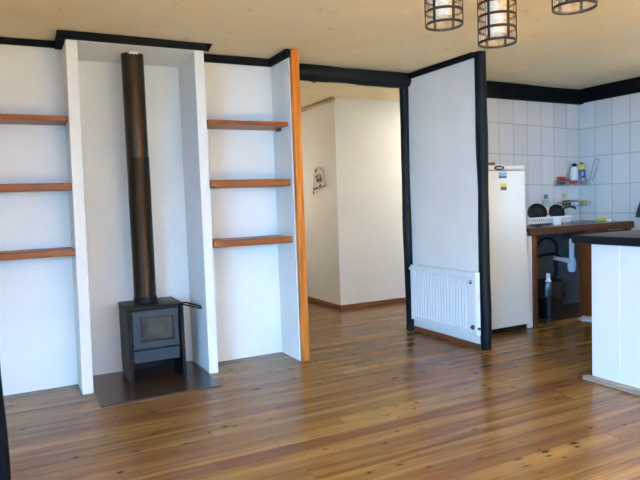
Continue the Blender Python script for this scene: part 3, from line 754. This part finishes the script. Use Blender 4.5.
def blob(name, label, cat, c, s, m, group=None):
    bm = B(); box(bm, (c[0]-s[0]/2, c[1]-s[1]/2, c[2]), (c[0]+s[0]/2, c[1]+s[1]/2, c[2]+s[2]), min(s)*.28, 3); o = obj(name, bm, m, None, 50); return tag(o, label, cat, group)
m_mar = mat('maroon', (.22, .03, .04), .5); m_tan = mat('tan', (.45, .36, .20), .6)
blob('soap_box', 'dark red soap box on the upper wire rack in front of the white bottle', 'box', (5.775, 4.836, UZ+.006), (.11, .028, .045), m_mar)
blob('sponge', 'pale tan sponge in front of the blue bottle on the upper wire rack', 'sponge', (5.955, 4.829, UZ+.006), (.07, .028, .055), m_tan)
blob('scouring_pad', 'black scouring pad at the left of the lower wire rack', 'pad', (5.70, 4.87, LZ+.006), (.09, .055, .060), m_rubber)
blob('soap_bar', 'white soap bar in the middle of the lower wire rack', 'soap', (5.80, 4.83, LZ+.006), (.08, .05, .035), m_white)
blob('sponge', 'grey purple sponge behind the white soap on the lower wire rack', 'sponge', (5.83, 4.89, LZ+.006), (.15, .05, .062), mat('mauve', (.25, .22, .28), .8))
blob('sponge', 'tan sponge at the right of the lower wire rack', 'sponge', (5.935, 4.83, LZ+.006), (.07, .07, .058), m_tan)
t = thing('hanging_scrubber', 'green scrubber hanging by a cord between the two wire racks', 'scrubber', (5.72, 4.88, 1.21))
bm = B(); lathe(bm, [(0, -.03), (.022, -.024), (.030, 0), (.022, .024), (0, .03)], (5.715, 4.895, 1.245), 16, 1, .7); obj('scrubber_body', bm, m_green, t, 50)
bm = B(); tube(bm, [(5.715, 4.895, 1.27), (5.712, 4.898, 1.32), (5.712, 4.895, UZ)], .003, 6); obj('cord', bm, m_white, t, 50)
# dark green towel on the right wall
bm = B(); n = 18; mrow = 16; g = []
for j in range(mrow+1):
    v = j/mrow; g.append([])
    for i in range(n+1):
        u = i/n; wd = .06+.17*v**.8
        y = 4.02+.015-wd*.85+(u)*wd*1.7
        x = 6.0-.015-.016*(1+math.sin(u*15+v*2))*(.3+.7*v)
        g[-1].append(bm.verts.new((x, min(y, 4.02+.015+.145*v**.7+.01), 1.31-.33*v+.012*math.sin(u*9))))
for j in range(mrow):
    for i in range(n): bm.faces.new((g[j][i], g[j][i+1], g[j+1][i+1], g[j+1][i]))
tw = thing('hanging_towel', 'dark green kitchen cloth hanging on the tiled wall at the right edge', 'towel', (6.0, 4.02, .98))
o = obj('cloth', bm, m_towel, tw, 60); so = o.modifiers.new('t', 'SOLIDIFY'); so.thickness = .012; so.offset = 0
bm = B(); tube(bm, [(6.02, 4.025, 1.335), (5.985, 4.025, 1.330), (5.972, 4.025, 1.30)], .006, 8); lathe(bm, [(.018, 0), (.018, .006)], (6.02, 4.025, 1.335), 16, axis=(-1, 0, 0)); obj('hook', bm, m_chrome, tw, 60)

# ------------------------------------------------------------------ ornament on the hall wall
orn = thing('wall_ornament', 'small cream arched ornament with dark pieces hung on the hall wall', 'ornament', (3.375, 6.55, 1.42))
oy = lambda s: 6.555+s     # +s = deeper, left in view
bm = B(); pts = [Vector((3.366, oy(.135*math.cos(a)), 1.53+.165*math.sin(a))) for a in [math.pi*k/24 for k in range(25)]]
pts = [Vector((3.366, oy(.15), 1.44))]+pts+[Vector((3.366, oy(-.145), 1.45))]
tube(bm, pts, .007, 8); obj('arch', bm, m_cream, orn, 60)
bm = B()
for a, b, r in (((.15, 1.435), (-.15, 1.47), .012),): tube(bm, [(3.366, oy(a[0]), a[1]), (3.362, oy(0), 1.445), (3.366, oy(b[0]), b[1])], r, 8)
obj('lower_rail', bm, m_cream, orn, 60)
bm = B(); lathe(bm, [(0, 0), (.055, .0), (.06, .012), (.04, .024), (0, .026)], (3.379, oy(.02), 1.555), 24, axis=(-1, 0, 0)); obj('rosette', bm, m_cream, orn, 40)
def bit(y, z, a, L, r):
    bm = B(); dy = math.cos(a)*L/2; dz = math.sin(a)*L/2
    tube(bm, [(3.352, oy(y-dy), z-dz), (3.346, oy(y), z+.008), (3.352, oy(y+dy), z+dz)], r, 10, rs=[r*.5, r, r*.5]); obj('dark_piece', bm, m_dark, orn, 60)
for q in ((.045, 1.655, -.9, .05, .010), (.02, 1.575, -1.2, .05, .010), (.0, 1.53, -.3, .07, .012), (.11, 1.432, .3, .05, .012), (.03, 1.44, -.5, .05, .011), (-.06, 1.465, -.6, .045, .010), (-.07, 1.545, .8, .04, .007), (.125, 1.39, 1.4, .06, .008)): bit(*q)

# ------------------------------------------------------------------ pendant lamps
def build_lamp(c, label):
    t = thing('pendant_lamp', label, 'lamp', c, 'caged pendant lamps')
    R_, Hh = .072, .30; x, y, z = c
    for k in range(7):
        zz = k*(Hh/6); bm = B()
        lathe(bm, [(R_-.0015, zz-.005), (R_+.0025, zz-.005), (R_+.0025, zz+.005), (R_-.0015, zz+.005), (R_-.0015, zz-.005)], (x, y, z+.005), 40, cap=False)
        obj('cage_ring', bm, m_cage, t, 40)
    for k in range(6):
        a = 2*math.pi*(k+.35)/6; bm = B()
        Rz = Matrix.Rotation(a, 3, 'Z'); pb = Vector((x, y, z))
        box(bm, (x+R_-.0005, y-.005, z), (x+R_+.0035, y+.005, z+Hh+.01), 0, 1, Rz, pb); obj('cage_strap', bm, m_cage, t)
    bm = B(); lathe(bm, [(R_-.004, .003), (R_-.004, Hh)], (x, y, z), 40, cap=False)
    obj('amber_shade', bm, m_amber, t, 60)
    bm = B(); lathe(bm, [(.036, .035), (.042, .042), (.042, .24), (.02, .26)], (x, y, z), 28); obj('opal_tube', bm, m_opal, t, 40)
    bm = B(); lathe(bm, [(R_, Hh), (R_, Hh+.006), (.03, Hh+.03), (.012, Hh+.06), (.012, Hh+.075)], (x, y, z), 32); obj('top_cap', bm, m_cage, t, 40)
    bm = B(); tube(bm, [(x, y, z+Hh+.07), (x, y, CZ-.02)], .004, 8); obj('cord', bm, m_cord, t, 60)
    bm = B(); lathe(bm, [(.05, CZ-.025), (.05, CZ)], (x, y, 0), 28); obj('ceiling_rose', bm, m_cage, t, 40)
    return t
build_lamp((1.585, 1.943, 1.962), 'caged amber pendant lamp hanging highest left, leftmost of the three')
build_lamp((1.770, 1.842, 1.884), 'caged amber pendant lamp hanging lowest, middle one of the three')
build_lamp((1.812, 1.507, 1.928), 'caged amber pendant lamp nearest the right, only its lower rim in view')
